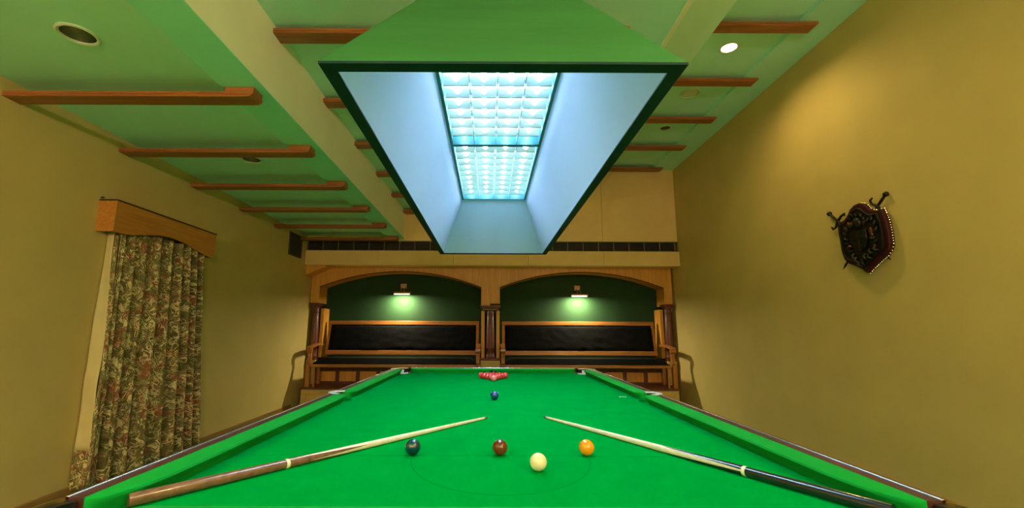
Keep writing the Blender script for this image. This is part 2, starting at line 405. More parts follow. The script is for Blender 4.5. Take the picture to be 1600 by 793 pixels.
cushion((TX-NH+.055, Y1+DJ, 0), (TX+NH-.055, Y1+DJ, 0), (0, -1, 0), .09, .09)
def rail_y(sx, a, b_):
    i, o = TX+sx*JH, TX+sx*OH
    # rounded cap: flat inner lip, a raised bead, rounded outer edge
    pr_ = [(0, -.14), (0, .046), (.040, .0465), (.044, .0475), (.050, .0475), (.057, .0455), (.063, .041), (.069, .030), (.070, .015), (.070, -.10), (.060, -.14)]
    A = [(i+sx*u, a, BED+z) for u, z in pr_]
    ra = MB().prism(A, (0, b_-a, 0)).build('wooden_rail', 'rail', T, smooth=True)
    MB().tube([(i+sx*.043, a+(b_-a)*q/6, BED+.0468) for q in range(7)], .0036, 14).build('rail_highlight', 'bead', ra, smooth=True)  # thin bright strip in place of the reflection on the rail edge
for sx in (-1, 1):
    rail_y(sx, Y0+.032, YM-.062); rail_y(sx, YM+.062, Y1-.032)
def rail_x(sy, yj):
    pr_ = [(0, -.14), (0, .046), (.040, .0465), (.044, .0475), (.050, .0475), (.057, .0455), (.063, .041), (.069, .030), (.070, .015), (.070, -.10), (.060, -.14)]
    A = [(TX-NH+.05, yj+sy*u, BED+z) for u, z in pr_]
    ra = MB().prism(A, (2*NH-.10, 0, 0)).build('wooden_rail', 'rail_x', T, smooth=True)
    MB().tube([(TX-NH+.05, yj+sy*.043, BED+.0468), (TX+NH-.05, yj+sy*.043, BED+.0468)], .0036, 14).build('rail_highlight', 'bead', ra, smooth=True)
rail_x(-1, Y0-DJ); rail_x(1, Y1+DJ)
# pockets
def band(mb, cx, cy, ri, ro, z0, z1, a0, a1, n=16):
    for i in range(n):
        a, b_ = a0+(a1-a0)*i/n, a0+(a1-a0)*(i+1)/n; P = []
        for r in (ri, ro):
            for t in (a, b_): P.append((cx+r*math.cos(t), cy+r*math.sin(t)))
        (x0, y0), (x1, y1), (x2, y2), (x3, y3) = P
        mb.quad((x0,y0,z1), (x1,y1,z1), (x3,y3,z1), (x2,y2,z1)); mb.quad((x0,y0,z0), (x2,y2,z0), (x3,y3,z0), (x1,y1,z0))
        mb.quad((x0,y0,z0), (x1,y1,z0), (x1,y1,z1), (x0,y0,z1)); mb.quad((x2,y2,z0), (x2,y2,z1), (x3,y3,z1), (x3,y3,z0))
        if i == 0: mb.quad((x0,y0,z0), (x0,y0,z1), (x2,y2,z1), (x2,y2,z0))
        if i == n-1: mb.quad((x1,y1,z0), (x3,y3,z0), (x3,y3,z1), (x1,y1,z1))
    return mb
for sx in (-1, 1):
    for sy in (-1, 1):
        cx, cy = TX+sx*.905, (Y0-.018 if sy < 0 else Y1+.018)
        mid = math.atan2(sy, sx); a0, a1 = mid-1.75, mid+1.75
        pk = MB().lathe([(.0655, -.02), (.0655, -.09), (.055, -.15), (.0, -.165)], (cx, cy, BED), 20, caps=False).build('pocket', 'leather', T, smooth=True)
        band(MB(), cx, cy, .066, .100, BED-.05, BED+.041, mid-1.45, mid+1.45).build('pocket_leather', 'leather', pk, smooth=True)
        band(MB(), cx, cy, .094, .104, BED-.06, BED+.046, mid-1.30, mid+1.30).build('pocket_iron', 'brass', pk, smooth=True)
        if sy > 0:
            band(MB(), cx, cy, .060, .0655, BED-.03, BED+.030, mid-.95, mid+.95).build('pocket_liner', 'white_leather', pk, smooth=True, label='white leather pocket lining')
            band(MB(), cx, cy, .0635, .0665, BED-.034, BED+.012, mid+PI-.9, mid+PI+.9).build('pocket_lip', 'white_leather', pk, smooth=True)
    cx, cy = TX+sx*.932, YM; mid = 0 if sx > 0 else PI
    pk = MB().lathe([(.0575, -.02), (.0575, -.09), (.048, -.15), (.0, -.165)], (cx, cy, BED), 20, caps=False).build('pocket', 'leather', T, smooth=True)
    band(MB(), cx, cy, .058, .080, BED-.06, BED+.040, mid-1.5, mid+1.5).build('pocket_leather', 'leather', pk, smooth=True)
    band(MB(), cx, cy, .050, .084, BED+.042, BED+.048, mid-1.5, mid+1.5).build('pocket_plate', 'chrome', pk, smooth=True)
# body and legs
ap = MB()
for sx in (-1, 1):
    ap = MB().box(*sorted((TX+sx*.90, TX+sx*.94)), Y0-.02, Y1+.02, BED-.34, BED-.14); ap.build('apron', 'rail', T, bevel=.006)
for y in (Y0-.02, Y1-.02):
    MB().box(TX-.90, TX+.90, y, y+.04, BED-.34, BED-.14).build('apron', 'rail_x', T, bevel=.006)
legp = [(.075, 0), (.075, .03), (.055, .05), (.06, .09), (.085, .22), (.09, .30), (.06, .40), (.05, .42), (.08, .44), (.08, .51)]
for sx in (-1, 1):
    for k in range(4):
        MB().lathe(legp, (TX+sx*.80, Y0+.16+(Y1-Y0-.32)*k/3, 0), 20).build('leg', 'rail', T, smooth=True)

# ------------------------------------------------------------------ balls
def gloss(name, c): return mat(name, c, 0.12, coat=0.6)
BR = .02625
def make_ball(name, col, x, y, label, group=None):
    o = MB().ball((0, 0, 0), BR, 28, 18).build(name, gloss(name+'_resin', col), smooth=True); o.location = (x, y, BED+BR+.0004)
    return tag(o, label, 'ball', group)
make_ball('green_ball', (0.003, 0.035, 0.055), -.26, 1.621, 'dark teal green snooker ball beside the brown cue shaft')
make_ball('brown_ball', (0.12, 0.022, 0.006), .038, 1.619, 'brown snooker ball between the green and yellow balls')
make_ball('yellow_ball', (0.85, 0.30, 0.006), .335, 1.625, 'orange yellow snooker ball at the end of the D line')
make_ball('cue_ball', (0.84, 0.74, 0.50), .151, 1.451, 'cream white cue ball, nearest ball to the bottom edge')
make_ball('blue_ball', (0.004, 0.045, 0.22), .034, 2.87, 'blue snooker ball alone in the middle of the cloth')
make_ball('pink_ball', (0.88, 0.24, 0.25), .038, 3.889, 'pink snooker ball at the tip of the red pack')
make_ball('black_ball', (0.006, 0.006, 0.007), .038, 4.40, 'black snooker ball behind the red pack')
red0 = None; rows = ['second', 'third', 'fourth', 'fifth']
for r in range(5):
    for k in range(r+1):
        x = .038+(k-r/2)*(2*BR+.0004); y = 3.889+(2*BR+.001)+r*(math.sqrt(3)*BR+.0004)
        if red0 is None:
            o = red0 = make_ball('red_ball', (0.72, 0.045, 0.06), x, y, '')
        else:
            o = red0.copy(); COL.objects.link(o); o.location = (x, y, BED+BR+.0004)
        if r == 0: lab = 'red snooker ball at the front of the pack, touching the pink'
        elif k == 0: lab = f'red snooker ball at the left end of the {rows[r-1]} row of the pack'
        elif k == r: lab = f'red snooker ball at the right end of the {rows[r-1]} row of the pack'
        elif r == 2: lab = 'red snooker ball in the centre of the third row of the pack'
        else:
            pos = {(3,1): 'second from left', (3,2): 'third from left', (4,1): 'second from left', (4,2): 'third from left, in front of the black ball,', (4,3): 'fourth from left'}[(r,k)]
            lab = f'red snooker ball {pos} in the {rows[r-1]} row'
        tag(o, lab, 'ball', 'red balls racked in a triangle')

# ------------------------------------------------------------------ cues
def cue(name, tip, joint, total, butt, label, splice):
    a = Vector((tip[0], tip[1], 0)); dv = (Vector((joint[0], joint[1], 0))-a); jl = dv.length; dv.normalize()
    side = Vector((-dv.y, dv.x, 0))
    rad = lambda s: .0052+(.0162-.0052)*(s/total)**.85
    def ax(s, lift=0): return Vector((a.x+dv.x*s, a.y+dv.y*s, BED+.0005+rad(s)+lift))
    e = root(name, (a.x+dv.x*total/2, a.y+dv.y*total/2, BED), label, 'cue')
    def seg(nm, s0, s1, m, n=10, grow=0):
        ss = [s0+(s1-s0)*i/n for i in range(n+1)]
        return MB().tube([ax(s) for s in ss], [rad(s)+grow for s in ss], 18).build(nm, m, e, smooth=True)
    seg('tip', 0, .008, 'tip', 2); seg('ferrule', .008, .022, 'brass', 2, .0002)
    sh = seg('shaft', .022, jl-.006, 'ash', 14)
    seg('ring', jl-.006, jl+.003, 'ring', 2, .0006)
    seg('butt', jl+.003, total, butt, 10)
    # splice points: tapering veneers of the butt wood on the shaft
    for ang in (0.35, 2.0, 3.9, 5.4):
        mb = MB(); n = 12; L0 = jl-.008; L1 = jl-.30
        V = []; Fq = []
        for i in range(n+1):
            s = L0+(L1-L0)*i/n; w = .75*(1-i/n)**.8
            r = rad(s)+.0004; c0 = ax(s); zz = Vector((0,0,1))
            for q in (-1, -.5, 0, .5, 1):
                t = ang+q*w; V.append(c0+(side*math.cos(t)+zz*math.sin(t))*r)
        for i in range(n):
            for q in range(4): Fq.append((i*5+q, i*5+q+1, (i+1)*5+q+1, (i+1)*5+q))
        mb.add(V, Fq).build('splice', splice, sh, smooth=True)
cue('snooker_cue', (-.012, 2.266), (-.623, 1.466), 1.40, 'cue_brown', 'snooker cue with reddish brown butt lying left of the green ball', 'cue_brown')
cue('snooker_cue', (.272, 2.288), (.758, 1.408), 1.35, 'cue_black', 'snooker cue with black ebony butt lying right of the yellow ball', 'cue_black')

# ------------------------------------------------------------------ hanging canopy light
LX = .038
LAMP = root('table_canopy_light', (LX, 2.9, 2.05), 'long green trapezoid canopy lamp hanging over the snooker table', 'lamp')
hb, ht = .55, .325                     # half widths at the rim and at the top
yb0, yb1 = 1.215, 4.59; yt0, yt1 = 1.62, 4.19
zb, zt = 2.055, 2.60; zl = 2.52        # rim, top, louvre plane
def ring4(h, ya, yb_, z): return [(LX-h, ya, z), (LX+h, ya, z), (LX+h, yb_, z), (LX-h, yb_, z)]
ob = ring4(hb, yb0, yb1, zb); ot = ring4(ht, yt0, yt1, zt)
ib = ring4(hb-.045, yb0+.045, yb1-.045, zb); it = ring4(.30, yt0+.03, yt1-.03, zl)
for k in range(4):
    k2 = (k+1) % 4
    # outer panel: a thin sheet
    a, b_, c, d_ = Vector(ob[k]), Vector(ob[k2]), Vector(ot[k2]), Vector(ot[k])
    nn = (b_-a).cross(c-b_).normalized()*.008
    MB().prism([a, b_, c, d_], -nn).build('shade_panel', 'shade_green', LAMP)
    a, b_, c, d_ = Vector(ib[k]), Vector(ib[k2]), Vector(it[k2]), Vector(it[k])
    nn = (b_-a).cross(c-b_).normalized()*.006
    MB().prism([a, b_, c, d_], nn).build('lining_panel', 'shade_lining', LAMP)
rim = MB()
for k in range(4):
    k2 = (k+1) % 4
    o0, o1, i0, i1 = ob[k], ob[k2], ib[k], ib[k2]
    lo = lambda p: (p[0], p[1], zb-.006); hi = lambda p: (p[0], p[1], zb+.002)
    rim.add([lo(o0), lo(o1), lo(i1), lo(i0), hi(o0), hi(o1), hi(i1), hi(i0)], [(0,3,2,1), (4,5,6,7), (0,1,5,4), (2,3,7,6)])
rim.build('shade_rim', 'shade_rim', LAMP)
MB().box(LX-ht, LX+ht, yt0, yt1, zt, zt+.01).build('shade_top', 'shade_green', LAMP)
LZ0, LZ1 = zl, zl+.055
ymid = 2.885
for (fa, fb) in ((yt0+.04, ymid-.012), (ymid+.012, yt1-.04)):
    fx = root_part = MB().box(LX-.30, LX+.30, fa, fb, zl+.078, zl+.082).build('light_tray', 'tray', LAMP)
    fr = MB()
    fr.box(LX-.312, LX-.288, fa-.01, fb+.01, zl-.012, zl+.08).box(LX+.288, LX+.312, fa-.01, fb+.01, zl-.012, zl+.08)
    fr.box(LX-.288, LX+.288, fa-.012, fa+.006, zl-.010, zl+.08).box(LX-.288, LX+.288, fb-.006, fb+.012, zl-.010, zl+.08)
    fr.build('frame', 'fixture_frame', fx)
    for k in range(4):
        x = LX-.288+.576*(k+.5)/4
        MB().tube([(x, fa+.03, zl+.056), (x, fb-.03, zl+.056)], .013, 12).build('tube', 'tube', fx, smooth=True)
    for k in (1, 2, 3):
        x = LX-.288+.576*k/4
        MB().prism([(x-.002, fa, LZ0), (x+.002, fa, LZ0), (x+.007, fa, LZ0+.045), (x-.007, fa, LZ0+.045)], (0, fb-fa, 0)).build('divider', 'louvre', fx)
    nb = 10
    for k in range(1, nb):
        y = fa+(fb-fa)*k/nb
        # V-section cross slats, each with an arched hollow over every tube
        mb = MB()
        for c in range(4):
            x0 = LX-.288+.576*c/4+.006; x1 = x0+.576/4-.012; m = 12; top = []
            for q in range(m+1):
                t = q/m; u = abs(t-.5)*2; hz = .042-.026*math.exp(-(u/.34)**2)
                top.append((x0+(x1-x0)*t, hz))
            V = []; Fq = []
            for (x, hz) in top:
                w = .003+.022*(hz/.045)
                V += [(x, y-.004, LZ0), (x, y+.004, LZ0), (x, y+w, LZ0+hz), (x, y-w, LZ0+hz)]
            for q in range(m):
                for e in range(4): Fq.append((q*4+e, q*4+(e+1) % 4, q*4+4+(e+1) % 4, q*4+4+e))
            Fq += [(0,1,2,3), (m*4+3, m*4+2, m*4+1, m*4)]
            mb.add(V, Fq)
        mb.build('slat', 'louvre', fx)
for y in (1.95, 3.85):
    for sx in (-.2, .2):
        MB().tube([(LX+sx, y, zt), (LX+sx, y, ZC)], .006, 8).build('hanger_rod', 'rod', LAMP)

# ------------------------------------------------------------------ ceiling battens
def batten(x0, x1, y, z, zt_, label, group, round_end=True):
    """moulded plank on its flat: bottom at z, rounded free end at x1, lapped on the border at zt_"""
    e = root('ceiling_batten', (x0, y, z), label, 'batten', group)
    w, h = .125, .034; mb = MB(); n = 8; sec = []
    prof = [(0, .004), (.006, 0), (w-.006, 0), (w, .004), (w, h), (0, h), (0, .017), (.004, .015), (.004, .012), (0, .010)]
    xs = [x0, x1-.05]+[x1-.05+.05*math.sin(PI/2*i/n) for i in range(1, n+1)]
    V = []; m = len(prof)
    for i, x in enumerate(xs):
        k = 0 if i < 2 else .030*(1-math.cos(PI/2*(i-1)/n))
        for a, b_ in prof:
            yy = a+(w/2-a)/(w/2)*k if False else a
            V.append((x, y+yy, z+max(b_, k*1.0 if b_ < k else b_)))
    Fq = [(i*m+k, i*m+(k+1) % m, (i+1)*m+(k+1) % m, (i+1)*m+k) for i in range(len(xs)-1) for k in range(m)]
    Fq += [tuple(range(m)), tuple(range(len(xs)*m-1, (len(xs)-1)*m-1, -1))]
    mb.add(V, Fq).build('plank', 'batten', e)
    if zt_ > z+h: MB().box(x1-.19, x1-.002, y+.006, y+w-.006, z+h-.004, zt_).build('end_block', 'batten', e, bevel=.004)
    return e
ordn = ['nearest', 'second', 'third', 'fourth', 'fifth', 'farthest']
for k in range(6):
    y = 2.675+.925*k
    batten(XL, -1.53, y, 2.75, ZLb-.004, f'{ordn[k]} wooden batten on the low ceiling above the curtained window', 'battens on the left ceiling')
for k in range(6):
    y = 2.73+.925*k
    batten(XB, .95, y, 3.245, ZC, f'{ordn[k]} wooden batten crossing the middle ceiling behind the canopy lamp', 'battens on the middle ceiling')
for k in range(5):
    y = 3.70+.935*k
    batten(XS, 3.02, y, 4.045, ZRb, f'{["nearest","second","third","fourth","farthest"][k]} wooden batten on the high ceiling beside the shield wall', 'battens on the right ceiling')

# ------------------------------------------------------------------ downlights
def downlight(cx, cy, z, r, lit, label, power=None):
    e = root('ceiling_downlight', (cx, cy, z), label, 'downlight', 'round recessed ceiling lights')
    MB().lathe([(r-.006, .0), (r+.014, .0), (r+.016, -.004), (r+.006, -.010), (r-.006, -.006), (r-.006, 0)], (cx, cy, z), 32, caps=False).build('trim_ring', 'can_ring', e, smooth=True)
    MB().lathe([(r-.004, -.004), (r-.008, .04), (r*.72, .10), (r*.45, .13), (0, .135)], (cx, cy, z), 32, caps=False).build('reflector', 'can', e, smooth=True)
    if lit: MB().lathe([(0, .030), (r*.5, .026), (r*.92, .034), (r*.92, .04), (0, .045)], (cx, cy, z), 28).build('bulb', 'bulb_on', e, smooth=True)
    else: MB().lathe([(0, .062), (r*.35, .066), (r*.5, .085), (r*.4, .11), (0, .115)], (cx, cy, z), 24).build('bulb', 'bulb_off', e, smooth=True)
    if lit:
        ld = bpy.data.lights.new('downlight_beam', 'SPOT'); ld.energy = power or SPOT_POWER; ld.color = WARM; ld.spot_size = 2.6; ld.spot_blend = .8; ld.shadow_soft_size = .06
        lo = bpy.data.objects.new('downlight_beam', ld); COL.objects.link(lo); lo.parent = e; lo.location = (0, 0, .022)
for (x, y, r) in dl_left:
    lit = y < 1
    lab = {-1.42: 'lit downlight in the low ceiling near the wall opposite the benches', .41: 'lit downlight in the low ceiling above the near end of the left wall', 2.24: 'large unlit downlight in the low ceiling before the nearest batten', 4.075: 'small unlit downlight peeking below the second batten on the left', 5.9: 'unlit downlight in the low ceiling near the far benches'}[y]
    downlight(x, y, ZL, r, lit, lab)
for (x, y, r) in dl_right:
    lit = y != 2.35 and y < 5
    lab = {-1.2: 'lit downlight in the high ceiling near the wall opposite the benches', .6: 'lit downlight in the high ceiling above the near end of the right wall', 2.35: 'unlit downlight in the high ceiling just outside the picture top', 4.16: 'bright lit downlight on the high ceiling beside the canopy lamp', 6.0: 'small unlit downlight on the high ceiling between far battens'}[y]
    downlight(x, y, ZR, r, lit, lab, SPOT_POWER*.5 if y > 4 else None)
for (x, y, r) in dl_mid:
    downlight(x, y, ZC, r, False, 'unlit downlight in the middle ceiling behind the picture, ' + ('nearer the table' if y > 0 else 'nearer the end wall'))
sp = root('ceiling_speaker', (2.43, 5.04, ZR), 'flat round cream speaker disc on the high ceiling between two battens', 'speaker')
MB().lathe([(0, -.014), (.085, -.012), (.088, -.004), (.088, 0)], (2.43, 5.04, ZR), 32).build('cover', 'can_ring', sp, smooth=True)
MB().lathe([(.092, 0), (.118, 0), (.118, -.006), (.108, -.016), (.094, -.012), (.092, 0)], (2.43, 5.04, ZR), 32, caps=False).build('trim_ring', 'can_ring', sp, smooth=True)

# ------------------------------------------------------------------ air vents
V_ = root('air_vent_strip', ((XL+XR)/2, YB, 2.70), 'long dark air vent strip above the fascia over the benches', 'air vent')
z0, z1 = 2.625, 2.785
MB().box(XL, XR, YB+.05, YB+.058, z0-.01, z1+.01).build('backing', 'vent_dark', V_)
MB().box(XL, XR, YB-.004, YB+.05, z1, z1+.010).box(XL, XR, YB-.004, YB+.05, z0-.010, z0).build('frame', 'vent_frame', V_)
xs = [XL]+[-2.88+.2645*k for k in range(24)]+[XR]
xs = [x for x in xs if x <= XR]
for i, (a, b_) in enumerate(zip(xs, xs[1:])):
    mb = MB()
    for q in range(6):
        zz = z0+.012+(z1-z0-.02)*q/5.5
        mb.prism([(a+.008, YB+.012, zz), (a+.008, YB+.016, zz+.002), (a+.008, YB+.038, zz+.018), (a+.008, YB+.034, zz+.018)], (b_-a-.016, 0, 0))
    mb.build('vent_panel', 'vent_slat', V_)
    if i: MB().box(a-.0035, a+.0035, YB+.006, YB+.045, z0, z1).build('divider', 'vent_frame', V_)
G = root('wall_grille', (XL, 7.12, 2.62), 'dark slatted air grille high on the left wall by the corner', 'grille')
ga, gb, gz0, gz1 = 6.90, 7.36, 2.435, 2.80
fr = MB().box(XL, XL+.004, ga, gb, gz0, gz1); fr.build('backing', 'vent_dark', G)
fr = MB().box(XL, XL+.02, ga, ga+.018, gz0, gz1).box(XL, XL+.02, gb-.018, gb, gz0, gz1).box(XL, XL+.02, ga, gb, gz0, gz0+.015).box(XL, XL+.02, ga, gb, gz1-.015, gz1)
fr.build('frame', 'vent_slat', G)
for k in range(12):
    z = gz0+.02+(gz1-gz0-.04)*k/12
    MB().prism([(XL+.005, ga+.018, z+.010), (XL+.008, ga+.018, z+.013), (XL+.022, ga+.018, z+.003), (XL+.019, ga+.018, z)], (0, gb-ga-.036, 0)).build('slat', 'grille', G)

# ------------------------------------------------------------------ arcade, platform
A = root('wooden_arcade', (.02, YA, .36), 'orange wooden double arch arcade with dark columns around the benches', 'arcade')
ZT = 2.37; xm = .019
def arch_board(xo, xi, xs0, xs1, pier_z0, pier_z1):
    """spandrel board over one opening: xo outer edge, xi meeting line at the middle pier"""
    c = (xs0+xs1)/2; hs = abs(xs1-xs0)/2; rise = .275; zs = 2.02; Rr = (hs*hs+rise*rise)/(2*rise); n = 28
    L = min(xo, xi); Rg = max(xo, xi); a, b_ = min(xs0, xs1), max(xs0, xs1)
    pts = [(L, YA, ZT), (L, YA, pier_z0), (a, YA, pier_z0)]
    for i in range(n+1):
        x = a+(b_-a)*i/n; z = zs+math.sqrt(Rr*Rr-(x-c)**2)-(Rr-rise); pts.append((x, YA, z))
    pts += [(b_, YA, pier_z1), (Rg, YA, pier_z1), (Rg, YA, ZT)]
    # drawn as quads so that the concave outline stays clean
    mb = MB(); inner = pts[3:-3]
    m = len(inner)
    front = []; back = []
    def solid(poly): mb.prism(poly, (0, YN-YA-.002, 0))
    solid([(L, YA, pier_z0), (a, YA, pier_z0), (a, YA, zs), (a, YA, ZT), (L, YA, ZT)])
    solid([(b_, YA, pier_z1), (Rg, YA, pier_z1), (Rg, YA, ZT), (b_, YA, ZT), (b_, YA, zs)])
    for i in range(m-1):
        p, q = inner[i], inner[i+1]
        mb.add([p, q, (q[0], YA, ZT), (p[0], YA, ZT)], [(0,1,2,3)])
        mb.add([p, q, (q[0], YN-.002, q[2]), (p[0], YN-.002, p[2])], [(0,3,2,1)])
    mb.build('arch_board', 'arc_wood', A)
    # thin dark bead along the arch
    mb = MB().tube([(p[0], YA-.002, p[2]-.004) for p in inner], .010, 6); mb.build('arch_bead', 'arc_dark', A, smooth=True)
arch_board(-3.139, xm-.001, -2.986, -.144, 1.735, 1.705)
arch_board(3.212, xm+.001, .183, 3.07, 1.735, 1.705)
def pier(cx, w, ztop, pal, outer=0):
    hw = w/2
    cap = MB().box(cx-hw-.015, cx+hw+.015, YA-.035, YA+.20, ztop-.03, ztop).box(cx-hw, cx+hw, YA-.02, YA+.18, ztop-.055, ztop-.03).box(cx-hw+.025, cx+hw-.025, YA-.01, YA+.15, ztop-.09, ztop-.055)
    cap.build('capital', 'arc_dark', A, bevel=.006)
    MB().lathe([(.060, .80), (.075, .815), (.075, .84), (.066, .86), (.072, .90), (.070, 1.2), (.060, ztop-.17), (.058, ztop-.165), (.064, ztop-.155), (.064, ztop-.145), (.058, ztop-.135), (.062, ztop-.09)], (cx, YA+.065, 0), 24).build('column', 'arc_dark', A, smooth=True)
    for sx in ((-1, 1) if not outer else (-outer,)):
        x = cx+sx*(hw-.035) if not outer else cx+sx*(hw+.03)
        MB().box(x-.030, x+.030, YA+.10, YN-.002, .80, ztop-.09).build('pilaster', 'arc_wood', A, bevel=.004)
    MB().box(cx-hw-.01, cx+hw+.01, YA-.03, YA+.17, .765, .80).build('plinth_cap', 'arc_dark', A, bevel=.008)
    pd = MB().box(cx-hw, cx+hw, YA-.015, YN-.002, .362, .765).build('pedestal', 'pale_wood', A, bevel=.004)
    MB().box(cx-hw+.045, cx+hw-.045, YA-.022, YA-.012, .41, .715).build('panel', 'pale_wood', pd, bevel=.006)
pier(.019, .33, 1.705, True)
pier(-3.055, .15, 1.735, True, -1); pier(3.14, .14, 1.735, True, 1)
# boarded dado between the pedestals, under the benches
for (a, b_) in ((-2.97, -.15), (.19, 3.06)):
    fr = MB().box(a, b_, YA+.10, YA+.13, .362, .70); fr.build('dado_back', 'arc_dark', A)
    n = 8
    for k in range(n):
        x0 = a+(b_-a)*k/n; x1 = a+(b_-a)*(k+1)/n
        MB().box(x0+.035, x1-.035, YA+.085, YA+.10, .40, .565).build('dado_panel', 'arc_wood', A, bevel=.006)
    MB().box(a, b_, YA+.08, YA+.10, .575, .64).box(a, b_, YA+.075, YA+.10, .362, .39).build('dado_rail', 'arc_dark', A)
# the haunch against the left wall in the plane of the fascia
MB().prism([(XL+.005, YB, 2.362), (-2.775, YB, 2.362), (XL+.005, YB, 2.185)], (0, YA-YB, 0)).build('corner_haunch', 'arc_wood', A)
PL = root('bench_platform', (.02, 7.4, 0), 'low pale wooden panelled platform carrying both benches', 'platform')
MB().box(-3.0, 3.03, 7.41, YN-.004, 0, .335).build('body', 'pale_wood', PL)
MB().box(-3.01, 3.04, 7.385, YN-.004, .335, .362).build('top', 'arc_dark', PL, bevel=.006)
for k in range(8):
    x0 = -2.99+6.01*k/8; x1 = x0+6.01/8
    MB().box(x0+.012, x1-.012, 7.40, 7.411, .03, .33).build('panel', 'pale_wood', PL, bevel=.003)
    pn = MB()
    for (p, q, r, s) in ((x0+.07, x1-.07, .262, .274), (x0+.07, x1-.07, .085, .097), (x0+.07, x0+.082, .097, .262), (x1-.082, x1-.07, .097, .262)):
        pn.box(p, q, 7.392, 7.401, r, s)
    pn.build('moulding', 'arc_wood', PL)

# ------------------------------------------------------------------ benches
def bench(x0, x1, outer, label):
    """settle between x0 and x1 (seat); outer = -1 when the far end is the left wall"""
    e = root('upholstered_bench', ((x0+x1)/2, 7.45, .362), label, 'bench', 'padded benches in the alcoves')
    bx0, bx1 = (x0+.03, x1) if outer < 0 else (x0, x1-.03)
    zs0, zs1 = .675, .725
    MB().box(x0, x1, 7.435, 7.475, zs0, zs1).build('seat_rail', 'bench_wood', e, bevel=.008)
    MB().box(x0, x1, 7.475, 7.99, .675, .70).build('seat_base', 'bench_wood', e)
    # seat cushion, softly domed
    mb = MB(); nx, ny = 26, 8; V = []; Fq = []
    ya, yb_ = 7.445, 7.955
    for i in range(nx+1):
        for j in range(ny+1):
            u, v = i/nx, j/ny
            edge = min(1, min(u, 1-u)*26)*1.0; ev = min(1, min(v, 1-v)*7)
            z = .735+.085*math.sqrt(max(0, 1-(1-edge)**2))*math.sqrt(max(0, 1-(1-ev)**2))
            z += .006*noise.noise((u*30, v*6, x0))
            V.append((x0+.025+(x1-x0-.05)*u, ya+(yb_-ya)*v, z))
    for i in range(nx):
        for j in range(ny): Fq.append((i*(ny+1)+j, (i+1)*(ny+1)+j, (i+1)*(ny+1)+j+1, i*(ny+1)+j+1))
    mb.add(V, Fq); mb.box(x0+.028, x1-.028, ya+.002, yb_-.002, .70, .737)
    mb.build('seat_cushion', 'velvet', e, smooth=True)
    # back: leaning frame between (y, z) bottom and top
    yb0_, yb1_, zb0, zb1 = 7.955, 8.10, .85, 1.435
    def lean(t): return yb0_+(yb1_-yb0_)*t, zb0+(zb1-zb0)*t
    def bar_x(t0, t1, th, nm, m, xa, xb, out=0.0):
        (ya_, za), (yb2, zb2) = lean(t0), lean(t1)
        MB().prism([(xa, ya_-out, za), (xa, yb2-out, zb2), (xa, yb2+th, zb2-.01), (xa, ya_+th, za-.01)], (xb-xa, 0, 0)).build(nm, m, e, bevel=.006)
    bar_x(.88, 1.0, .05, 'top_rail', 'bench_wood', bx0, bx1, .012)
    bar_x(0, .13, .05, 'lower_rail', 'bench_wood', bx0, bx1, .012)
    bar_x(.13, .88, .04, 'stile', 'bench_wood_z', bx0, bx0+.05, .010); bar_x(.13, .88, .04, 'stile', 'bench_wood_z', bx1-.05, bx1, .010)
    # back cushion with shallow buttoned swells
    mb = MB(); nx, nz = 60, 16; V = []; Fq = []
    for i in range(nx+1):
        for j in range(nz+1):
            u, v = i/nx, j/nz; y_, z_ = lean(.125+.76*v)
            ed = min(1, min(u*40, (1-u)*40, v*9, (1-v)*9))
            bul = .028*math.sqrt(max(0, 1-(1-ed)**2))+.006*noise.noise((u*22, v*5, x1))
            V.append((bx0+.045+(bx1-bx0-.09)*u, y_-bul+.012, z_))
    for i in range(nx):
        for j in range(nz): Fq.append((i*(nz+1)+j, (i+1)*(nz+1)+j, (i+1)*(nz+1)+j+1, i*(nz+1)+j+1))
    mb.add(V, Fq).build('back_cushion', 'velvet', e, smooth=True)
    bar_x(.10, .90, .035, 'back_board', 'arc_dark', bx0+.02, bx1-.02, -.028)
    # arms: scrolled armrest on a shaped post
    for s, xa in ((-1, x0), (1, x1)):
        out = s*.045 if s == outer else 0.0
        xc = xa+out
        pth = [(xc, 7.98, 1.02), (xc, 7.85, 1.03), (xc, 7.70, 1.02), (xc, 7.58, 1.005), (xc, 7.50, .995), (xc, 7.455, .97), (xc, 7.45, .935), (xc, 7.48, .915), (xc, 7.505, .935)]
        arm = MB()
        for p, q in zip(pth, pth[1:]):
            a, b_ = Vector(p), Vector(q); t = (b_-a).normalized(); nn = Vector((0, -t.z, t.y))*.018
            arm.add([(xc-.035, *(a-nn)[1:]), (xc+.035, *(a-nn)[1:]), (xc+.035, *(a+nn)[1:]), (xc-.035, *(a+nn)[1:]),
                     (xc-.035, *(b_-nn)[1:]), (xc+.035, *(b_-nn)[1:]), (xc+.035, *(b_+nn)[1:]), (xc-.035, *(b_+nn)[1:])],
                    [(0,1,2,3), (7,6,5,4), (0,4,5,1), (1,5,6,2), (2,6,7,3), (3,7,4,0)])
        ar = arm.build('armrest', 'bench_wood', e)
        MB().tube([(xc-.042, 7.482, .945), (xc+.042, 7.482, .945)], .030, 16).build('scroll', 'bench_wood', ar, smooth=True)
        MB().prism([(xc-.028, 7.50, .72), (xc-.028, 7.44, .74), (xc-.028, 7.475, .83), (xc-.028, 7.465, .93), (xc-.028, 7.52, .95), (xc-.028, 7.54, .83)], (.056, 0, 0)).build('arm_post', 'bench_wood_z', e, bevel=.006)
        MB().box(xc-.035, xc+.035, 7.435, 7.505, .364, .72).build('leg', 'bench_wood_z', e, bevel=.006)
        MB().box(xc-.035-s*.09 if False else xc-.03, xc+.03, 7.90, 7.96, .364, .70).build('leg', 'bench_wood_z', e, bevel=.006)
    xi = x0+.055 if outer < 0 else x1-.055
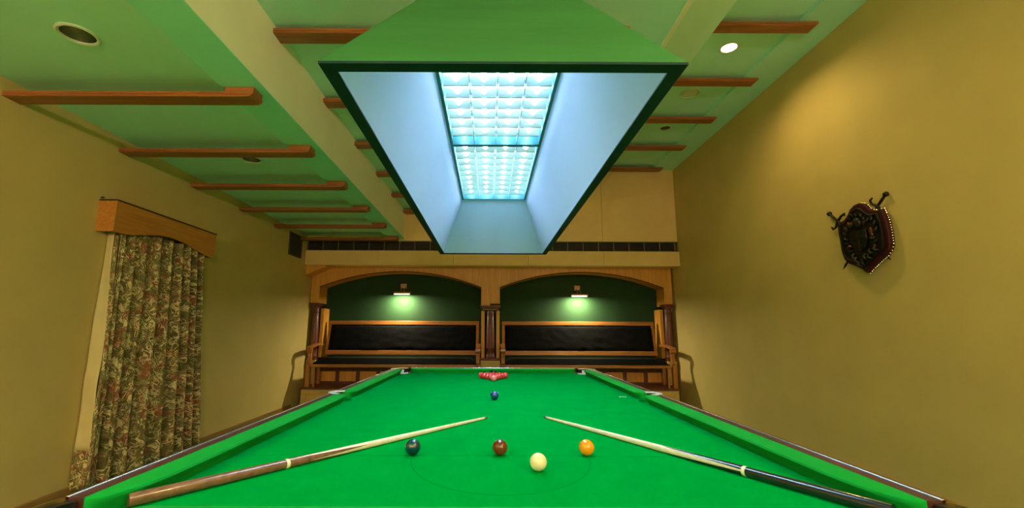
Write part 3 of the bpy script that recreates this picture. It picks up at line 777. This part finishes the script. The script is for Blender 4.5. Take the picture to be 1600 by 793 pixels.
    MB().box(xi-.016, xi+.016, 7.45, 7.48, .364, .68).build('leg', 'bench_wood_z', e, bevel=.004)
    return e
bench(-2.885, -.185, -1, 'black padded wooden bench in the left alcove')
bench(.225, 2.955, 1, 'black padded wooden bench in the right alcove')

# ------------------------------------------------------------------ picture lights
def picture_light(cx, cz, label):
    e = root('picture_light', (cx, YN, cz), label, 'lamp', 'brass picture lights in the alcoves')
    MB().box(cx-.005-.055, cx-.005+.055, YN-.03, YN, cz+.10, cz+.19).build('mount', 'bench_wood', e, bevel=.008)
    for sx in (-.028, .028):
        MB().tube([(cx+sx, YN-.02, cz+.12), (cx+sx, YN-.07, cz+.11), (cx+sx, YN-.13, cz+.07), (cx+sx, YN-.17, cz+.02)], .007, 8).build('arm', 'brass', e, smooth=True)
    n = 12; V = []; Fq = []; yc = YN-.17
    for k in range(n+1):
        a = -.35+(PI+.7)*k/n
        for r in (.030, .027):
            for x in (cx-.145, cx+.145): V.append((x, yc+r*math.cos(a), cz+r*math.sin(a)))
    for k in range(n):
        b_ = k*4
        Fq += [(b_, b_+1, b_+5, b_+4), (b_+2, b_+6, b_+7, b_+3), (b_, b_+4, b_+6, b_+2), (b_+1, b_+3, b_+7, b_+5)]
    MB().add(V, Fq).build('hood', 'brass', e, smooth=True)
    for sx in (-1, 1): MB().lathe([(0, -.004), (.031, -.004), (.033, 0), (.031, .006), (0, .006)], (cx+sx*.147, yc, cz), 16, (1,0,0)).build('end_cap', 'brass', e, smooth=True)
    MB().tube([(cx-.13, yc, cz-.010), (cx+.13, yc, cz-.010)], .012, 12).build('tube', 'picture_tube', e, smooth=True)
    ld = bpy.data.lights.new('picture_light_glow', 'AREA'); ld.shape = 'RECTANGLE'; ld.size = .24; ld.size_y = .03; ld.energy = PICT_POWER; ld.color = (1.0, 0.93, 0.55)
    lo = bpy.data.objects.new('picture_light_glow', ld); COL.objects.link(lo); lo.parent = e; lo.location = (0, -.17, -.026); lo.rotation_euler = (math.radians(4), 0, 0)
picture_light(-1.575, 1.925, 'brass picture light glowing above the left bench')
picture_light(1.618, 1.90, 'brass picture light glowing above the right bench')

# ------------------------------------------------------------------ curtain and valance
VA = root('curtain_valance', (XL, 4.16, 2.17), 'orange wooden valance box with arched lower edge above the curtain', 'valance')
vy0, vy1, vx = 3.512, 4.806, -3.004
n = 24; top = 2.292; V = []
pts = [(vx, vy0, top)]
low = []
for i in range(n+1):
    t = i/n; y = vy0+(vy1-vy0)*t
    z = 2.040+.080*max(0, math.sin(PI*min(1, max(0, (t-.08)/.84))))**1.3
    low.append((vx, y, z))
mb = MB()
for p, q in zip(low, low[1:]):
    mb.prism([p, q, (vx, q[1], top), (vx, p[1], top)], (-.018, 0, 0))
bm_front = mb.build('front_board', 'valance', VA)
MB().box(XL, vx, vy0-.018, vy0, 2.040, top).build('end_board', 'valance', VA)
MB().box(XL, vx, vy1, vy1+.018, 2.040, top).build('end_board', 'valance', VA)
MB().box(XL, vx+.006, vy0-.022, vy1+.022, top, top+.010).build('top_board', 'valance_edge', VA)
MB().tube([(XL+.004, 3.50, 2.32), (XL+.03, 3.50, 2.318)], .006, 8).build('nail', 'valance_edge', VA)

CU = root('window_curtain', (-3.07, 4.15, .1), 'long pleated floral curtain in olive, cream and brown on left wall', 'curtain')
def sheet(name, fn, nu, nv, m, uvs, parent):
    V = []; Fq = []; UV = []
    for i in range(nu+1):
        for j in range(nv+1):
            V.append(fn(i/nu, j/nv)); UV.append(uvs(i/nu, j/nv))
    for i in range(nu):
        for j in range(nv): Fq.append((i*(nv+1)+j, (i+1)*(nv+1)+j, (i+1)*(nv+1)+j+1, i*(nv+1)+j+1))
    o = MB().add(V, Fq).build(name, m, parent, smooth=True)
    me = o.data; ul = me.uv_layers.new(name='UVMap')
    for lp in me.loops: ul.data[lp.index].uv = UV[lp.vertex_index]
    sol = o.modifiers.new('thickness', 'SOLIDIFY'); sol.thickness = .004
    return o
pl = [(0.0, .9), (.13, 1.0), (.27, .8), (.40, 1.05), (.52, .85), (.63, 1.1), (.76, .9), (.88, 1.0), (1.0, .8)]
def fold(u, v):
    ph = u*8.3+.28*math.sin(u*7)+.10*noise.noise((u*5, v*2.2, 3.1))
    a = math.sin(2*PI*ph); amp = .036+.014*noise.noise((u*9, 0.3, 1.7))
    sharp = math.copysign(abs(a)**.7, a)
    return amp*sharp*(.65+.45*(1-v))+.012*math.sin(2*PI*ph*2.1+1+v)
def cur(u, v):            # v: 0 hem, 1 head
    y0_ = 3.622+.012*(1-v); y1_ = 4.725+.235*(1-v)**1.15
    y = y0_+(y1_-y0_)*u+.010*noise.noise((u*12, v*3, 0))
    z = .075+(2.10-.075)*v+.012*math.sin(u*40)*(1-v)
    x = -3.055+fold(u, v)+.012*noise.noise((u*3, v*2.5, 8))
    return (x, y, z)
sheet('curtain_panel', cur, 220, 40, 'floral', lambda u, v: (u*1.75, v*2.0), CU)
def ret(u, v):            # plain lining turned back to the wall at the near edge
    bulge = .018*math.exp(-((v-.28)/.07)**2)
    x = XL+.008+u*(.066+.046*(1-v)+.010*math.sin(v*5))
    return (x, 3.605-.012*(1-v)+.006*u-bulge*.6+.006*math.sin(v*9+u*3), .090+(2.06-.090)*(v*.865+.135) if True else 0)
sheet('lining_edge', ret, 8, 40, 'lining', lambda u, v: (u*.1, v*2), CU)
def hem(u, v):
    x, y, z = ret(u, 0)
    return (x+.002, y-.004+.004*(v), .086+(.362-.086)*v)
sheet('hem', hem, 8, 8, 'floral', lambda u, v: (u*.16+.3, v*.3), CU)
def lead(u, v):           # patterned leading edge of the return, next to the dark gap
    x, y, z = ret(1.0, v); zz = .09+(2.06-.09)*v
    return (x+.004+u*.010*(1+1.2*v), y+.003+u*.022, zz)
sheet('leading_edge', lead, 4, 40, 'floral', lambda u, v: (u*.06+.7, v*2), CU)

# ------------------------------------------------------------------ shield plaque
SH = root('shield_plaque', (XR, 3.76, 2.07), 'crimson shield plaque with dark metal crest and crossed swords', 'plaque')
outl = [(4.006, 2.253), (3.965, 2.254), (3.922, 2.262), (3.88, 2.30), (3.848, 2.34), (3.80, 2.365), (3.747, 2.37), (3.71, 2.355), (3.685, 2.332), (3.655, 2.295), (3.63, 2.275), (3.585, 2.262), (3.532, 2.262), (3.508, 2.16), (3.500, 2.054), (3.503, 1.967), (3.525, 1.915), (3.564, 1.878), (3.65, 1.83), (3.70, 1.80), (3.757, 1.760), (3.806, 1.802), (3.87, 1.838), (3.949, 1.874), (3.980, 1.915), (3.998, 1.975), (4.004, 2.083), (4.008, 2.17)]
xw, xf = XR-.012, XR-.062
MB().prism([(xf, y, z) for y, z in outl], (xw-xf, 0, 0)).build('backing_board', 'velvet_red', SH, bevel=.010, seg=3)
cy_, cz_ = 3.757, 2.065
def inset(k, kz=None): return [(cy_+(y-cy_)*k, cz_+(z-cz_)*(kz or k)) for y, z in outl]
MB().prism([(xf-.010, y, z) for y, z in inset(.84)], (.012, 0, 0)).build('crest_plate', 'iron', SH, bevel=.004)
ed = MB().tube([(xf-.012, y, z) for y, z in inset(.83)]+[(xf-.012, *inset(.83)[0])], .007, 6); ed.build('crest_rim', 'iron', SH, smooth=True)
# relief: small central shield, bars, and scrolling leaves
MB().prism([(xf-.030, cy_+y, cz_+z) for y, z in ((-.075, .06), (.075, .06), (.080, -.02), (.05, -.09), (0, -.125), (-.05, -.09), (-.080, -.02))], (.022, 0, 0)).build('relief', 'iron', SH, bevel=.006)
MB().box(xf-.036, xf-.028, cy_-.075, cy_+.075, cz_-.012, cz_+.004).box(xf-.036, xf-.028, cy_-.007, cy_+.007, cz_-.11, cz_+.05).build('relief', 'iron', SH, bevel=.002)
MB().ball((xf-.018, cy_+.01, cz_+.13), .05, 14, 10, (.6, 1, 1)).build('relief', 'iron', SH, smooth=True)
random.seed(5)
for k in range(26):
    an = 2*PI*k/26; rr = .115+.045*random.random(); y = cy_+rr*1.05*math.cos(an); z = cz_+rr*1.35*math.sin(an)-.005
    a0 = an+random.uniform(-.6, .6); pp = []
    for q in range(7):
        t = q/6*2.6; r2 = .034*(1-.55*q/6); pp.append((xf-.014-.010*math.sin(q/6*PI), y+r2*math.cos(a0+t), z+r2*math.sin(a0+t)))
    cop = k in (2, 24)
    MB().tube(pp, [.005, .010, .012, .012, .010, .008, .004], 6).build('scroll_leaf', 'copper' if cop else 'iron', SH, smooth=True)
for (y, z, s) in ((3.86, 2.20, .024), (3.835, 2.195, .022), (3.70, 2.195, .024), (3.64, 2.10, .026), (3.635, 2.07, .022), (3.625, 1.97, .018)):
    MB().ball((xf-.016, y, z), s, 10, 8, (.5, .7, 1.2)).build('leaf_boss', 'copper', SH, smooth=True)
# brass studs along the edge of the board
per = []
for i in range(len(outl)):
    a, b_ = Vector(outl[i]), Vector(outl[(i+1) % len(outl)]); m = max(1, int((b_-a).length/.019))
    for q in range(m): per.append(a+(b_-a)*(q/m))
stud = None
for p in per:
    o = MB().ball((0, 0, 0), .0065, 8, 5).build('stud', 'stud') if stud is None else stud.copy()
    if stud is None: stud = o
    else: COL.objects.link(o)
    o.parent = SH; c = Vector((cy_, cz_)); dd = (p-c).normalized()*.001
    o.location = (xf+.030-XR, p.x+dd.x-3.76, p.y+dd.y-2.07)
def sword(pom, guard, tip, label=None):
    P, Gd, Tp = (Vector((XR-.022, *q)) for q in (pom, guard, tip)); dv = (Tp-Gd).normalized(); sd = Vector((0, -dv.z, dv.y))
    b = MB().tube([Gd, Gd+(Tp-Gd)*.93, Tp], [.011, .009, .001], 6).build('sword', 'iron', SH)
    MB().tube([Gd, Gd+(P-Gd)*.5, P], [.009, .012, .009], 10).build('grip', 'iron', b, smooth=True)
    MB().ball(P, .022, 12, 8).build('pommel', 'iron', b, smooth=True)
    pp = [Gd+sd*.085-dv*.035, Gd+sd*.092-dv*.005, Gd+sd*.06+dv*.012, Gd, Gd-sd*.06+dv*.012, Gd-sd*.092+dv*.03, Gd-sd*.075+dv*.045]
    MB().tube(pp, [.006, .009, .010, .012, .010, .009, .006], 8).build('guard', 'iron', b, smooth=True)
sword((3.516, 2.378), (3.608, 2.302), (4.053, 1.830))
sword((4.131, 2.374), (4.042, 2.283), (3.553, 1.840))

# ------------------------------------------------------------------ unseen globe lamps, added to light the room from behind the camera
def globe(x, label):
    z = 2.5; e = root('unseen_globe_lamp', (x, YF, z), label, 'lamp', 'unseen opal globe lamps added on the end wall')
    MB().lathe([(.055, 0), (.06, .01), (.04, .025), (.015, .03)], (x, YF, z-.10), 20, (0, 1, 0)).build('wall_plate', 'brass', e, smooth=True)
    MB().tube([(x, YF+.02, z-.10), (x, YF+.12, z-.14), (x, YF+.20, z-.13), (x, YF+.22, z-.10)], .009, 8).build('arm', 'brass', e, smooth=True)
    MB().lathe([(.02, -.02), (.045, -.01), (.05, .01), (.02, .015)], (x, YF+.22, z-.09), 16).build('cup', 'brass', e, smooth=True)
    g = MB().lathe([(.04, -.075)]+[(.11*math.cos(t), .11*math.sin(t)) for t in [(-.75+k*(PI/2+.75)/10) for k in range(11)]], (x, YF+.22, z), 24, caps=False).build('globe', 'globe', e, smooth=True)
for x, l in ((-2.0, 'unseen globe lamp added at the curtain side of the end wall'), (.3, 'unseen globe lamp added in the middle of the end wall'), (2.4, 'unseen globe lamp added at the shield side of the end wall')): globe(x, l)
